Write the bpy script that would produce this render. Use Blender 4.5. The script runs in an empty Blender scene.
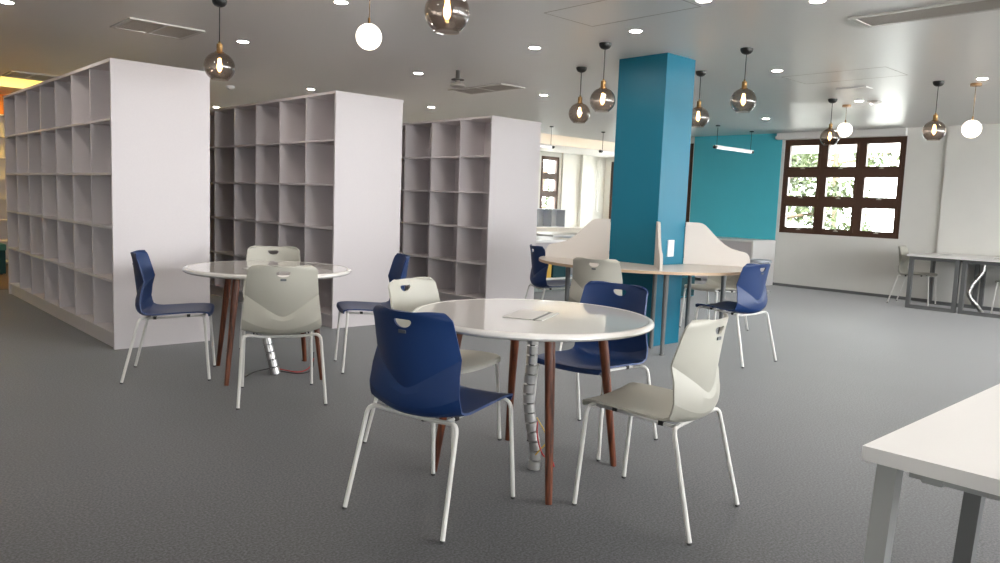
import bpy, bmesh, math, random
from math import sin, cos, pi, radians, sqrt
from mathutils import Vector, Matrix
random.seed(7)
SC = bpy.context.scene
COL = SC.collection

# ------------------------------------------------------------------ materials
def new_mat(name):
    m = bpy.data.materials.new(name); m.use_nodes = True
    nt = m.node_tree; nt.nodes.clear()
    out = nt.nodes.new('ShaderNodeOutputMaterial')
    return m, nt, out
def srgb(r, g, b):
    f = lambda c: (c / 255 / 12.92) if c / 255 <= .04045 else ((c / 255 + .055) / 1.055) ** 2.4
    return (f(r), f(g), f(b), 1)
def pbr(name, col, rough=.5, metal=0, spec=.5, noise=0, nscale=20, bump=0, bscale=200, coat=0, coatr=.1, sheen=0):
    m, nt, out = new_mat(name)
    p = nt.nodes.new('ShaderNodeBsdfPrincipled')
    p.inputs['Base Color'].default_value = col
    p.inputs['Roughness'].default_value = rough
    p.inputs['Metallic'].default_value = metal
    p.inputs['Specular IOR Level'].default_value = spec
    p.inputs['Coat Weight'].default_value = coat
    p.inputs['Coat Roughness'].default_value = coatr
    if sheen:
        p.inputs['Sheen Weight'].default_value = sheen
        p.inputs['Sheen Roughness'].default_value = .5
    nt.links.new(p.outputs[0], out.inputs[0])
    tc = nt.nodes.new('ShaderNodeTexCoord')
    if noise:
        n = nt.nodes.new('ShaderNodeTexNoise'); n.inputs['Scale'].default_value = nscale
        n.inputs['Detail'].default_value = 4
        nt.links.new(tc.outputs['Object'], n.inputs['Vector'])
        r = nt.nodes.new('ShaderNodeMapRange')
        r.inputs[1].default_value = .3; r.inputs[2].default_value = .7
        r.inputs[3].default_value = 1 - noise; r.inputs[4].default_value = 1 + noise
        nt.links.new(n.outputs[0], r.inputs[0])
        mx = nt.nodes.new('ShaderNodeMix'); mx.data_type = 'RGBA'; mx.blend_type = 'MULTIPLY'
        mx.inputs[0].default_value = 1
        mx.inputs[6].default_value = col
        nt.links.new(r.outputs[0], mx.inputs[7])
        nt.links.new(mx.outputs[2], p.inputs['Base Color'])
    if bump:
        n2 = nt.nodes.new('ShaderNodeTexNoise'); n2.inputs['Scale'].default_value = bscale
        nt.links.new(tc.outputs['Object'], n2.inputs['Vector'])
        b = nt.nodes.new('ShaderNodeBump'); b.inputs['Strength'].default_value = bump
        b.inputs['Distance'].default_value = .002
        nt.links.new(n2.outputs[0], b.inputs['Height'])
        nt.links.new(b.outputs[0], p.inputs['Normal'])
    return m
def emit(name, col, s):
    m, nt, out = new_mat(name)
    e = nt.nodes.new('ShaderNodeEmission'); e.inputs[0].default_value = col; e.inputs[1].default_value = s
    nt.links.new(e.outputs[0], out.inputs[0])
    return m
def glassy(name, tint, base_refl, edge_tint=None):
    m, nt, out = new_mat(name)
    t = nt.nodes.new('ShaderNodeBsdfTransparent'); t.inputs[0].default_value = tint
    lw = nt.nodes.new('ShaderNodeLayerWeight'); lw.inputs[0].default_value = .5
    if edge_tint:
        mc = nt.nodes.new('ShaderNodeMix'); mc.data_type = 'RGBA'
        mc.inputs[6].default_value = tint; mc.inputs[7].default_value = edge_tint
        nt.links.new(lw.outputs['Facing'], mc.inputs[0]); nt.links.new(mc.outputs[2], t.inputs[0])
    g = nt.nodes.new('ShaderNodeBsdfGlossy'); g.inputs['Roughness'].default_value = .02
    g.inputs[0].default_value = (1, 1, 1, 1)
    pw = nt.nodes.new('ShaderNodeMath'); pw.operation = 'POWER'; pw.inputs[1].default_value = 4
    nt.links.new(lw.outputs['Facing'], pw.inputs[0])
    ml = nt.nodes.new('ShaderNodeMath'); ml.operation = 'MULTIPLY'; ml.inputs[1].default_value = .75
    nt.links.new(pw.outputs[0], ml.inputs[0])
    ad = nt.nodes.new('ShaderNodeMath'); ad.operation = 'ADD'; ad.use_clamp = True
    ad.inputs[1].default_value = base_refl
    nt.links.new(ml.outputs[0], ad.inputs[0])
    mx = nt.nodes.new('ShaderNodeMixShader')
    nt.links.new(ad.outputs[0], mx.inputs[0]); nt.links.new(t.outputs[0], mx.inputs[1]); nt.links.new(g.outputs[0], mx.inputs[2])
    nt.links.new(mx.outputs[0], out.inputs[0])
    return m
def carpet_mat():
    m, nt, out = new_mat('carpet')
    p = nt.nodes.new('ShaderNodeBsdfPrincipled'); nt.links.new(p.outputs[0], out.inputs[0])
    p.inputs['Roughness'].default_value = .55
    p.inputs['Specular IOR Level'].default_value = .35
    p.inputs['Sheen Weight'].default_value = .36; p.inputs['Sheen Roughness'].default_value = .4
    tc = nt.nodes.new('ShaderNodeTexCoord')
    n1 = nt.nodes.new('ShaderNodeTexNoise'); n1.inputs['Scale'].default_value = 105; n1.inputs['Detail'].default_value = 3; n1.inputs['Roughness'].default_value = .65
    n2 = nt.nodes.new('ShaderNodeTexNoise'); n2.inputs['Scale'].default_value = 1.6; n2.inputs['Detail'].default_value = 2
    nt.links.new(tc.outputs['Object'], n1.inputs[0]); nt.links.new(tc.outputs['Object'], n2.inputs[0])
    r = nt.nodes.new('ShaderNodeValToRGB'); r.color_ramp.elements[0].position = .40; r.color_ramp.elements[1].position = .64
    r.color_ramp.elements[0].color = (.001, .001, .0012, 1); r.color_ramp.elements[1].color = (.074, .075, .082, 1)
    nt.links.new(n1.outputs[0], r.inputs[0])
    mr = nt.nodes.new('ShaderNodeMapRange'); mr.inputs[1].default_value = .3; mr.inputs[2].default_value = .7
    mr.inputs[3].default_value = .9; mr.inputs[4].default_value = 1.1
    nt.links.new(n2.outputs[0], mr.inputs[0])
    # faint seams between the carpet tiles (half metre squares)
    br = nt.nodes.new('ShaderNodeTexBrick'); br.offset = 0
    br.inputs['Scale'].default_value = 1; br.inputs['Brick Width'].default_value = .5; br.inputs['Row Height'].default_value = .5
    br.inputs['Mortar Size'].default_value = .0018; br.inputs['Mortar Smooth'].default_value = .3
    br.inputs[1].default_value = (1, 1, 1, 1); br.inputs[2].default_value = (1, 1, 1, 1); br.inputs[3].default_value = (.7, .7, .7, 1)
    mp = nt.nodes.new('ShaderNodeMapping'); mp.inputs['Location'].default_value = (-.18, .1, 0)
    nt.links.new(tc.outputs['Object'], mp.inputs[0]); nt.links.new(mp.outputs[0], br.inputs[0])
    a = nt.nodes.new('ShaderNodeMix'); a.data_type = 'RGBA'; a.blend_type = 'MULTIPLY'; a.inputs[0].default_value = 1
    b = nt.nodes.new('ShaderNodeMix'); b.data_type = 'RGBA'; b.blend_type = 'MULTIPLY'; b.inputs[0].default_value = 1
    nt.links.new(r.outputs[0], a.inputs[6]); nt.links.new(mr.outputs[0], a.inputs[7])
    nt.links.new(a.outputs[2], b.inputs[6]); nt.links.new(br.outputs[0], b.inputs[7])
    nt.links.new(b.outputs[2], p.inputs['Base Color'])
    bp = nt.nodes.new('ShaderNodeBump'); bp.inputs['Strength'].default_value = .1; bp.inputs['Distance'].default_value = .003
    nt.links.new(n1.outputs[0], bp.inputs['Height']); nt.links.new(bp.outputs[0], p.inputs['Normal'])
    return m
def wood_mat(name, c0, c1, axis_scale=(18, 18, 1.2), rough=.35):
    m, nt, out = new_mat(name)
    p = nt.nodes.new('ShaderNodeBsdfPrincipled'); nt.links.new(p.outputs[0], out.inputs[0])
    p.inputs['Roughness'].default_value = rough
    tc = nt.nodes.new('ShaderNodeTexCoord'); mp = nt.nodes.new('ShaderNodeMapping'); mp.inputs['Scale'].default_value = axis_scale
    n = nt.nodes.new('ShaderNodeTexNoise'); n.inputs['Scale'].default_value = 4; n.inputs['Detail'].default_value = 6
    nt.links.new(tc.outputs['Object'], mp.inputs[0]); nt.links.new(mp.outputs[0], n.inputs[0])
    r = nt.nodes.new('ShaderNodeValToRGB'); r.color_ramp.elements[0].position = .35; r.color_ramp.elements[1].position = .68
    r.color_ramp.elements[0].color = c0; r.color_ramp.elements[1].color = c1
    nt.links.new(n.outputs[0], r.inputs[0]); nt.links.new(r.outputs[0], p.inputs['Base Color'])
    return m

M = {}
M['carpet'] = carpet_mat()
M['ceiling'] = pbr('ceiling_paint', (.80, .785, .765, 1), .38, spec=.6, bump=.05, bscale=3)
M['wall'] = pbr('white_wall', (.74, .735, .70, 1), .6, noise=.015, nscale=3)
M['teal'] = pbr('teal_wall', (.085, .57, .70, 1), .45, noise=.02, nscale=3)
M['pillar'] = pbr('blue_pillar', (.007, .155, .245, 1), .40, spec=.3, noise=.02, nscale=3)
M['lam'] = pbr('melamine', (.66, .625, .64, 1), .5, spec=.4, noise=.012, nscale=60)
M['lamwhite'] = pbr('white_laminate', (.84, .83, .82, 1), .35)
M['blue'] = pbr('blue_plastic', (.007, .032, .125, 1), .42, spec=.45, bump=.06, bscale=400)
M['grey'] = pbr('grey_plastic', (.425, .415, .36, 1), .45, spec=.45, bump=.06, bscale=400)
M['leg'] = pbr('white_steel', (.72, .71, .68, 1), .35)
M['darkcap'] = pbr('dark_rubber', (.05, .05, .05, 1), .7)
M['badge'] = pbr('badge_grey', (.10, .11, .12, 1), .5)
M['badge_light'] = pbr('badge_white', (.6, .62, .65, 1), .5)
M['tabletop'] = pbr('white_lacquer', (.76, .74, .71, 1), .16, spec=.5, coat=.5, coatr=.05)
M['tableglass'] = pbr('white_backed_glass', (.76, .745, .72, 1), .04, spec=.4, coat=.6, coatr=.01)
M['walnut'] = wood_mat('walnut_stain', (.055, .013, .005, 1), (.22, .060, .022, 1))
M['steel'] = pbr('brushed_steel', (.55, .54, .53, 1), .28, metal=.9)
M['lid'] = pbr('aluminium_lid', (.50, .49, .475, 1), .35, metal=.25)
M['black'] = pbr('black_metal', (.012, .012, .012, 1), .4)
M['brass'] = pbr('aged_brass', (.24, .14, .055, 1), .3, metal=.9)
M['wirered'] = pbr('red_wire', (.5, .03, .03, 1), .4)
M['wireyellow'] = pbr('yellow_wire', (.6, .38, .04, 1), .4)
M['smoke'] = glassy('smoked_glass', (.74, .66, .60, 1), .09, (.40, .34, .31, 1))
M['pane'] = glassy('window_pane', (.95, .97, .96, 1), .02)
M['bulb'] = emit('filament_bulb', (1, .62, .24, 1), 14)
M['opal'] = emit('opal_globe', (1, .88, .74, 1), 2.2)
M['oak'] = pbr('oak_disc', (.42, .25, .12, 1), .5, noise=.1, nscale=30)
M['led'] = emit('downlight_lens', (1, .90, .80, 1), 160)
M['trimwhite'] = pbr('white_ring', (.8, .79, .77, 1), .4)
M['cove_warm'] = emit('cove_led_warm', (1, .80, .56, 1), 15)
M['cove_yellow'] = emit('cove_led_yellow', (1, .66, .14, 1), 34)
M['tube'] = emit('lamp_tube', (1, .98, .95, 1), .7)
M['brownframe'] = pbr('brown_aluminium', (.080, .036, .020, 1), .4, noise=.05, nscale=20)
M['catch'] = pbr('window_catch', (.55, .50, .40, 1), .4)
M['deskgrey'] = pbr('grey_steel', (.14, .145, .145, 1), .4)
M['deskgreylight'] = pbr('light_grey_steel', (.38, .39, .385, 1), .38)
M['maple'] = wood_mat('maple_edge', (.50, .36, .24, 1), (.60, .44, .30, 1), (1, 1, 30), .5)
M['greytop'] = pbr('pale_grey_laminate', (.60, .545, .49, 1), .32)
M['screen'] = pbr('screen_laminate', (.62, .58, .54, 1), .5)
M['socket'] = pbr('white_socket', (.75, .76, .78, 1), .35)
M['ventframe'] = pbr('vent_frame', (.62, .60, .57, 1), .4)
M['ventdark'] = pbr('vent_dark', (.10, .09, .08, 1), .6)
M['ventslat'] = pbr('vent_slat', (.42, .38, .34, 1), .5)
M['woodfloor'] = wood_mat('wood_floor', (.10, .06, .037, 1), (.17, .105, .065, 1), (1, 14, 1), .4)
M['tealfabric'] = pbr('teal_fabric', (.004, .050, .062, 1), .8, noise=.06, nscale=80)
M['skyblue'] = pbr('sky_blue', (.06, .36, .60, 1), .5)
M['yellow'] = pbr('yellow_card', (.72, .46, .07, 1), .5)
M['drawer'] = pbr('grey_green_laminate', (.25, .28, .27, 1), .5)
M['orange'] = pbr('orange_glow', (.75, .24, .03, 1), .6)
M['greycub'] = pbr('grey_blue_laminate', (.52, .56, .62, 1), .5)
M['leaf'] = pbr('leaf', (.042, .060, .016, 1), .5, noise=.4, nscale=4)
M['bark'] = pbr('bark', (.12, .08, .05, 1), .8)
M['ground'] = pbr('outside_ground', (.70, .69, .66, 1), .9)

# ------------------------------------------------------------------ mesh helpers
class MB:
    def __init__(s): s.bm = bmesh.new(); s.flat = False
    def box(s, x0, x1, y0, y1, z0, z1):
        v = [s.bm.verts.new((x, y, z)) for z in (z0, z1) for y in (y0, y1) for x in (x0, x1)]
        for f in ((0, 2, 3, 1), (4, 5, 7, 6), (0, 1, 5, 4), (2, 6, 7, 3), (0, 4, 6, 2), (1, 3, 7, 5)):
            s.bm.faces.new([v[i] for i in f])
        return s
    def lathe(s, prof, c=(0, 0, 0), n=32, close_ends=True):
        rings = []
        for r, z in prof:
            if r < 1e-6: rings.append([s.bm.verts.new((c[0], c[1], c[2] + z))])
            else: rings.append([s.bm.verts.new((c[0] + r * cos(2 * pi * i / n), c[1] + r * sin(2 * pi * i / n), c[2] + z)) for i in range(n)])
        for a, b in zip(rings, rings[1:]):
            for i in range(n):
                j = (i + 1) % n
                if len(a) == 1 and len(b) == 1: continue
                if len(a) == 1: s.bm.faces.new((a[0], b[j], b[i]))
                elif len(b) == 1: s.bm.faces.new((a[i], a[j], b[0]))
                else: s.bm.faces.new((a[i], a[j], b[j], b[i]))
        if close_ends:
            for r in (rings[0], rings[-1]):
                if len(r) > 2: s.bm.faces.new(r)
        return s
    def tube(s, pts, r, n=10, cap=True):
        pts = [Vector(p) for p in pts]
        rr = r if isinstance(r, (list, tuple)) else [r] * len(pts)
        rings = []; prev = None
        for i, p in enumerate(pts):
            if i == 0: t = pts[1] - p
            elif i == len(pts) - 1: t = p - pts[-2]
            else: t = (pts[i + 1] - p).normalized() + (p - pts[i - 1]).normalized()
            t.normalize()
            if prev is None:
                a = Vector((0, 0, 1)) if abs(t.z) < .9 else Vector((1, 0, 0))
                u = t.cross(a).normalized()
            else:
                u = (prev - t * prev.dot(t)).normalized()
            prev = u; w = t.cross(u)
            rings.append([s.bm.verts.new(p + (u * cos(2 * pi * k / n) + w * sin(2 * pi * k / n)) * rr[i]) for k in range(n)])
        for a, b in zip(rings, rings[1:]):
            for k in range(n):
                j = (k + 1) % n
                s.bm.faces.new((a[k], a[j], b[j], b[k]))
        if cap:
            s.bm.faces.new(rings[0][::-1]); s.bm.faces.new(rings[-1])
        return s
    def prism(s, poly, axis, a, b):
        # poly of (p, q); axis 'y': (p,.,q) extruded y a..b ; 'x': (.,p,q) ; 'z': (p,q,.)
        def mk(p, q, t):
            return {'y': (p, t, q), 'x': (t, p, q), 'z': (p, q, t)}[axis]
        A = [s.bm.verts.new(mk(p, q, a)) for p, q in poly]; B = [s.bm.verts.new(mk(p, q, b)) for p, q in poly]
        s.bm.faces.new(A); s.bm.faces.new(B[::-1])
        for i in range(len(poly)):
            j = (i + 1) % len(poly); s.bm.faces.new((A[i], B[i], B[j], A[j]))
        return s
    def xf(s, m):
        bmesh.ops.transform(s.bm, matrix=m, verts=s.bm.verts); return s
    def bevel(s, w, seg=2, ang=40):
        es = [e for e in s.bm.edges if len(e.link_faces) == 2 and e.calc_face_angle(0) > radians(ang)]
        bmesh.ops.bevel(s.bm, geom=es, offset=w, segments=seg, affect='EDGES', profile=.5); return s
    def build(s, name, mat, parent=None, smooth=True):
        bmesh.ops.recalc_face_normals(s.bm, faces=s.bm.faces)
        me = bpy.data.meshes.new(name); s.bm.to_mesh(me)
        if smooth and not s.flat:
            me.polygons.foreach_set('use_smooth', [True] * len(me.polygons))
            s.bm.edges.ensure_lookup_table()
            at = me.attributes.new('sharp_edge', 'BOOLEAN', 'EDGE')
            at.data.foreach_set('value', [not (len(e.link_faces) == 2 and e.calc_face_angle(3) < radians(32)) for e in s.bm.edges])
        s.bm.free()
        o = bpy.data.objects.new(name, me)
        if mat: me.materials.append(M[mat] if isinstance(mat, str) else mat)
        COL.objects.link(o)
        if parent: o.parent = parent
        return o
def rbox(x0, x1, y0, y1, z0, z1, bev=.003):
    m = MB().box(x0, x1, y0, y1, z0, z1)
    if bev: m.bevel(bev, 1)
    m.flat = True
    return m
def tag(o, label=None, cat=None, group=None, kind=None):
    if label: o['label'] = label
    if cat: o['category'] = cat
    if group: o['group'] = group
    if kind: o['kind'] = kind
    return o
def empty(name, loc=(0, 0, 0), rz=0, label=None, cat=None, group=None, kind=None):
    o = bpy.data.objects.new(name, None); COL.objects.link(o)
    o.location = loc; o.rotation_euler = (0, 0, rz); o.empty_display_size = .1
    return tag(o, label, cat, group, kind)
def struct(name, mb, mat, smooth=False):
    return tag(mb.build(name, mat, None, smooth), kind='structure')
def copy_tree(o, parent=None):
    c = o.copy(); COL.objects.link(c)
    if parent: c.parent = parent
    for ch in list(o.children): copy_tree(ch, c)
    return c
def fillet(pts, r, k=5):
    pts = [Vector(p) for p in pts]; out = [pts[0]]
    for i in range(1, len(pts) - 1):
        a, b, c = pts[i - 1], pts[i], pts[i + 1]
        d1 = (a - b).normalized(); d2 = (c - b).normalized()
        p0 = b + d1 * r; p1 = b + d2 * r
        for j in range(k + 1):
            t = j / k; out.append(p0 * (1 - t) ** 2 + b * 2 * t * (1 - t) + p1 * t * t)
    out.append(pts[-1]); return out
def bez(pts, k=8):      # Catmull-Rom through the points
    P = [Vector(p) for p in pts]; P = [P[0] * 2 - P[1]] + P + [P[-1] * 2 - P[-2]]; out = []
    for i in range(1, len(P) - 2):
        a, b, c, d = P[i - 1:i + 3]
        for j in range(k):
            t = j / k
            out.append(.5 * ((2 * b) + (c - a) * t + (2 * a - 5 * b + 4 * c - d) * t * t + (3 * b - a - 3 * c + d) * t ** 3))
    out.append(P[-2]); return out

# ------------------------------------------------------------------ room numbers
CH = 2.594                       # ceiling height
XW = 12.49                       # window wall
YB = 14.0                        # back wall
XL, YF = -4.0, -4.0              # walls behind the camera
XE = 16.9                        # far alcove wall
YR = 10.0                        # where the alcove begins
T = .22
# floor
struct('floor', MB().box(XL, XE, YF, YB, -.1, 0), 'carpet')
struct('floor_wood', MB().box(XL, 5.2, 10.55, YB, 0, .004), 'woodfloor')
# ceiling with two coffers
cof = [(-1.5, 3.3, 11.65, 12.85), (8.2, 16.2, 10.5, 12.25)]
mb = MB()
xs = sorted({XL, XE} | {c for q in cof for c in q[:2]}); ys = sorted({YF, YB} | {c for q in cof for c in q[2:]})
for i in range(len(xs) - 1):
    for j in range(len(ys) - 1):
        cx, cy = (xs[i] + xs[i + 1]) / 2, (ys[j] + ys[j + 1]) / 2
        if any(a < cx < b and c < cy < d for a, b, c, d in cof): continue
        v = [mb.bm.verts.new(p) for p in ((xs[i], ys[j], CH), (xs[i + 1], ys[j], CH), (xs[i + 1], ys[j + 1], CH), (xs[i], ys[j + 1], CH))]
        mb.bm.faces.new(v)
bmesh.ops.remove_doubles(mb.bm, verts=mb.bm.verts, dist=1e-5)
for a, b, c, d in cof:
    h = .26
    mb.box(a - .02, a, c, d, CH, CH + h); mb.box(b, b + .02, c, d, CH, CH + h)
    mb.box(a, b, c - .02, c, CH, CH + h); mb.box(a, b, d, d + .02, CH, CH + h)
    mb.box(a, b, c, d, CH + h, CH + h + .02)
struct('ceiling', mb, 'ceiling')
for (a, b, c, d), mt, nm in ((cof[0], 'cove_yellow', 'yellow'), (cof[1], 'cove_warm', 'warm white')):
    o = MB().box(a + .1, b - .1, c + .02, c + .06, CH + .10, CH + .13).build('cove_light', mt)
    tag(o, nm + ' led strip in the ceiling recess ' + ('at the far left' if nm == 'yellow' else 'beyond the blue pillar'), 'strip light')

# walls with window openings: along = 'y' for planes x=const, 'x' for planes y=const
def wall(name, axis, pos, t, a0, a1, holes, mat='wall', h=CH):
    m = MB()
    es = sorted({a0, a1} | {q for hh in holes for q in hh[:2]})
    for i in range(len(es) - 1):
        e0, e1 = es[i], es[i + 1]; mid = (e0 + e1) / 2
        zs = [(0, h)]
        for (h0, h1, z0, z1) in holes:
            if h0 < mid < h1: zs = [(0, z0), (z1, h)]
        for z0, z1 in zs:
            if axis == 'y': m.box(pos, pos + t, e0, e1, z0, z1)
            else: m.box(e0, e1, pos, pos + t, z0, z1)
    return struct(name, m, mat)
W1 = (4.50, 6.45, .915, 2.475)      # main window (y0,y1,z0,z1)
W2 = (8.25, 9.7, .915, 2.475)
W5 = (-3.6, -1.3, .915, 2.475); W6 = (-.7, 2.1, .915, 2.475)
wall('wall_right', 'y', XW, T, YF, YR, [W5, W6, W1, W2])
struct('wall_teal', MB().box(XW - .012, XW, 6.50, 8.23, 0, CH), 'teal')
struct('wall_pier', MB().box(XW - .06, XW, 2.35, 3.93, 0, CH), 'wall')
wall('wall_return', 'x', YR - T, T, XW + T, XE, [])
W3 = (14.33, 15.02, 1.0, 2.475)
wall('wall_back', 'x', YB, T, XL, XE + T, [W3])
struct('wall_column', MB().box(15.10, 15.78, YB - .05, YB, 0, CH), 'wall')
struct('wall_rib', MB().box(15.78, 15.90, YB - .14, YB, 0, CH), 'wall')
W4 = (10.8, 13.8, .8, 2.475)
wall('wall_alcove', 'y', XE, T, YR, YB, [W4])
WF = [(-3.5, -2.3, .9, 2.475), (1.2, 4.4, .9, 2.475), (5.2, 8.4, .9, 2.475), (9.0, 11.8, .9, 2.475)]
wall('wall_front', 'x', YF - T, T, XL, XW + T, WF)
WL = []
wall('wall_left', 'y', XL - T, T, YF, YB, WL)
struct('baseboard_right', MB().box(XW - .014, XW, 3.93, 6.50, 0, .045), 'deskgrey')
struct('wall_orange_glow', MB().box(XL, 2.9, YB - .03, YB, 2.2, CH), 'orange')  # warm light from the yellow cove on the back wall, put into orange colour

# ------------------------------------------------------------------ windows
def window(name, axis, pos, a0, a1, z0, z1, nc, nr, inward):
    """brown frame with nc x nr awning sashes; inward = sign from the frame towards the room"""
    root = empty(name, (0, 0, 0), kind='structure')
    def bx(m, u0, u1, w0, w1, d0, d1):
        d0, d1 = sorted((pos + inward * d0, pos + inward * d1))
        if axis == 'y': m.box(d0, d1, u0, u1, w0, w1)
        else: m.box(u0, u1, d0, d1, w0, w1)
        return m
    m = MB(); f = .055
    bx(m, a0, a1, z0, z0 + f, -.06, .012); bx(m, a0, a1, z1 - f, z1, -.06, .012)
    bx(m, a0, a0 + f, z0 + f, z1 - f, -.06, .012); bx(m, a1 - f, a1, z0 + f, z1 - f, -.06, .012)
    cw = (a1 - a0 - 2 * f) / nc; rh = (z1 - z0 - 2 * f) / nr
    for i in range(1, nc): bx(m, a0 + f + cw * i - .04, a0 + f + cw * i + .04, z0 + f, z1 - f, -.06, .008)
    for j in range(1, nr): bx(m, a0 + f, a1 - f, z0 + f + rh * j - .045, z0 + f + rh * j + .045, -.06, .004)
    m.build('window_frame', 'brownframe', root, False)
    g = MB()
    for i in range(nc):
        for j in range(nr):
            u0 = a0 + f + cw * i + (.04 if i else 0); u1 = a0 + f + cw * (i + 1) - (.04 if i < nc - 1 else 0)
            w0 = z0 + f + rh * j + (.045 if j else 0); w1 = z0 + f + rh * (j + 1) - (.045 if j < nr - 1 else 0)
            s = .042; q = MB()
            bx(q, u0, u1, w0, w0 + s, -.05, .018); bx(q, u0, u1, w1 - s, w1, -.05, .018)
            bx(q, u0, u0 + s, w0 + s, w1 - s, -.05, .018); bx(q, u1 - s, u1, w0 + s, w1 - s, -.05, .018)
            so = q.build('sash', 'brownframe', root, False)
            c = (u0 + u1) / 2
            h = MB(); bx(h, c - .035, c + .035, w0 + .006, w0 + .020, .018, .034); bx(h, c - .012, c + .012, w0 + .016, w0 + .034, .018, .028)
            h.build('catch', 'catch', so, False)
            bx(g, u0 + s, u1 - s, w0 + s, w1 - s, -.022, -.016)
    g.build('glass', 'pane', root, False)
    return root
window('window_1', 'y', XW + .03, *W1, 3, 3, -1)
window('window_2', 'y', XW + .03, *W2, 2, 3, -1)
window('window_5', 'y', XW + .03, *W6, 4, 3, -1)
window('window_6', 'y', XW + .03, *W5, 3, 3, -1)
window('window_3', 'x', YB + .03, *W3, 1, 3, -1)
window('window_4', 'y', XE + .03, *W4, 2, 3, -1)

def roller_blind(y0, y1, x, label):
    b = empty('roller_blind', (x, (y0 + y1) / 2, CH - .06), label=label, cat='roller blind')
    L = (y1 - y0) / 2
    rbox(-.035, .04, -L, L, -.055, .055, .008).build('cassette', 'trimwhite', b)
    MB().tube([(0, -L + .02, -.02), (0, L + .03, -.02)], .026, 14).build('roll', 'trimwhite', b)
    return b
roller_blind(4.50, 6.56, XW - .06, 'long white roller blind cassette above the large brown window')
roller_blind(8.33, 9.72, XW - .06, 'short roller blind end just right of the blue pillar top')
b = MB().tube(bez([(16.50, 13.93, 2.5), (16.50, 13.93, 1.6), (16.50, 13.93, 1.15), (16.56, 13.93, 1.08), (16.62, 13.93, 1.15), (16.60, 13.93, 1.6), (16.56, 13.93, 2.5)], 6), .012, 6).build('blind_chain', 'trimwhite')
tag(b, 'white looped blind chain hanging on the far wall left of the pillar', 'blind chain')

# ------------------------------------------------------------------ pillar
PX0, PX1, PY0, PY1 = 5.674, 6.107, 4.07, 4.60
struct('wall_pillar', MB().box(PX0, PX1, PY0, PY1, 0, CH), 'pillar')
so = empty('wall_socket', (5.885, PY0, .89), label='white wall socket plate on the bright side of the blue pillar', cat='socket')
rbox(-.045, .045, -.012, 0, -.075, .075, .004).build('plate', 'socket', so)
for dz in (.03, -.03):
    MB().lathe([(0, 0), (.020, 0), (.022, .003), (0, .003)], n=20).xf(Matrix.Rotation(pi / 2, 4, 'X')).xf(Matrix.Translation((0, -.012, dz))).build('outlet', 'badge_light', so)

# ------------------------------------------------------------------ bookcases
def bookcase(x0, x1, y0, ncol, label, h=2.205, pitch=.545, rows=5, rp=.411, z0=.125, double=True):
    L = pitch * ncol + .022
    b = empty('bookcase', (x0, y0, 0), label=label, cat='bookcase', group='white cube bookcases standing in a row')
    w = x1 - x0; t = .022
    rbox(0, w, 0, t, 0, h - .024, .001).build('end_panel', 'lam', b)
    rbox(0, w, L - t, L, 0, h - .024, .001).build('end_panel', 'lam', b)
    rbox(-.004, w + .004, -.004, L + .004, h - .024, h, .0015).build('top_panel', 'lam', b)
    rbox(.02, w - .02, t, L - t, 0, z0 - .018, 0).build('plinth', 'lam', b)
    rbox(w / 2 - .009 if double else w - .012, w / 2 + .009 if double else w - .002, t, L - t, z0, h - .024, 0).build('back_panel', 'lam', b)
    for k in range(rows):
        z = z0 + rp * k
        rbox(.002, w - .002, t, L - t, z - .018, z, .001).build('shelf', 'lam', b)
    for i in range(1, ncol):
        y = t / 2 + pitch * i
        rbox(.004, w - .004, y - .009, y + .009, z0, h - .024, .001).build('divider', 'lam', b)
    return b
bookcase(1.816, 2.563, 6.294, 7, 'white cube bookcase at the left, nearest of the row, behind the blue chair')
bookcase(3.735, 4.483, 6.308, 7, 'middle white cube bookcase behind the smaller looking round table')
bookcase(5.835, 6.617, 6.496, 6, 'white cube bookcase farthest right in the row, left of the blue pillar')
bk = empty('wall_bookcase', (.9, 13.62, 0), label='pinkish white shelf unit against the far left back wall', cat='bookcase')
rbox(0, .02, 0, .35, 0, 2.27).build('end_panel', 'lam', bk); rbox(2.08, 2.1, 0, .35, 0, 2.27).build('end_panel', 'lam', bk)
rbox(.02, 2.08, .33, .35, 0, 2.27, 0).build('back_panel', 'lam', bk)
for k in range(8): rbox(.02, 2.08, .002, .33, .05 + .314 * k, .07 + .314 * k, 0).build('shelf', 'lam', bk)
for k in range(1, 6): rbox(.02 + .343 * k - .01, .02 + .343 * k + .01, .004, .33, .07, 2.27, 0).build('divider', 'lam', bk)
sf = empty('upholstered_bench', (.6, 12.2, 0), label='dark teal upholstered block bench on wood floor at far left', cat='bench')
rbox(0, 1.565, .02, 1.0, .02, .34, .03).build('base', 'tealfabric', sf)
rbox(-.005, 1.57, 0, 1.01, .34, .42, .025).build('seat_cushion', pbr('aqua_fabric', (.05, .20, .20, 1), .8), sf)
rbox(.04, 1.53, .05, .97, 0, .02, 0).build('plinth', 'black', sf)

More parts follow.
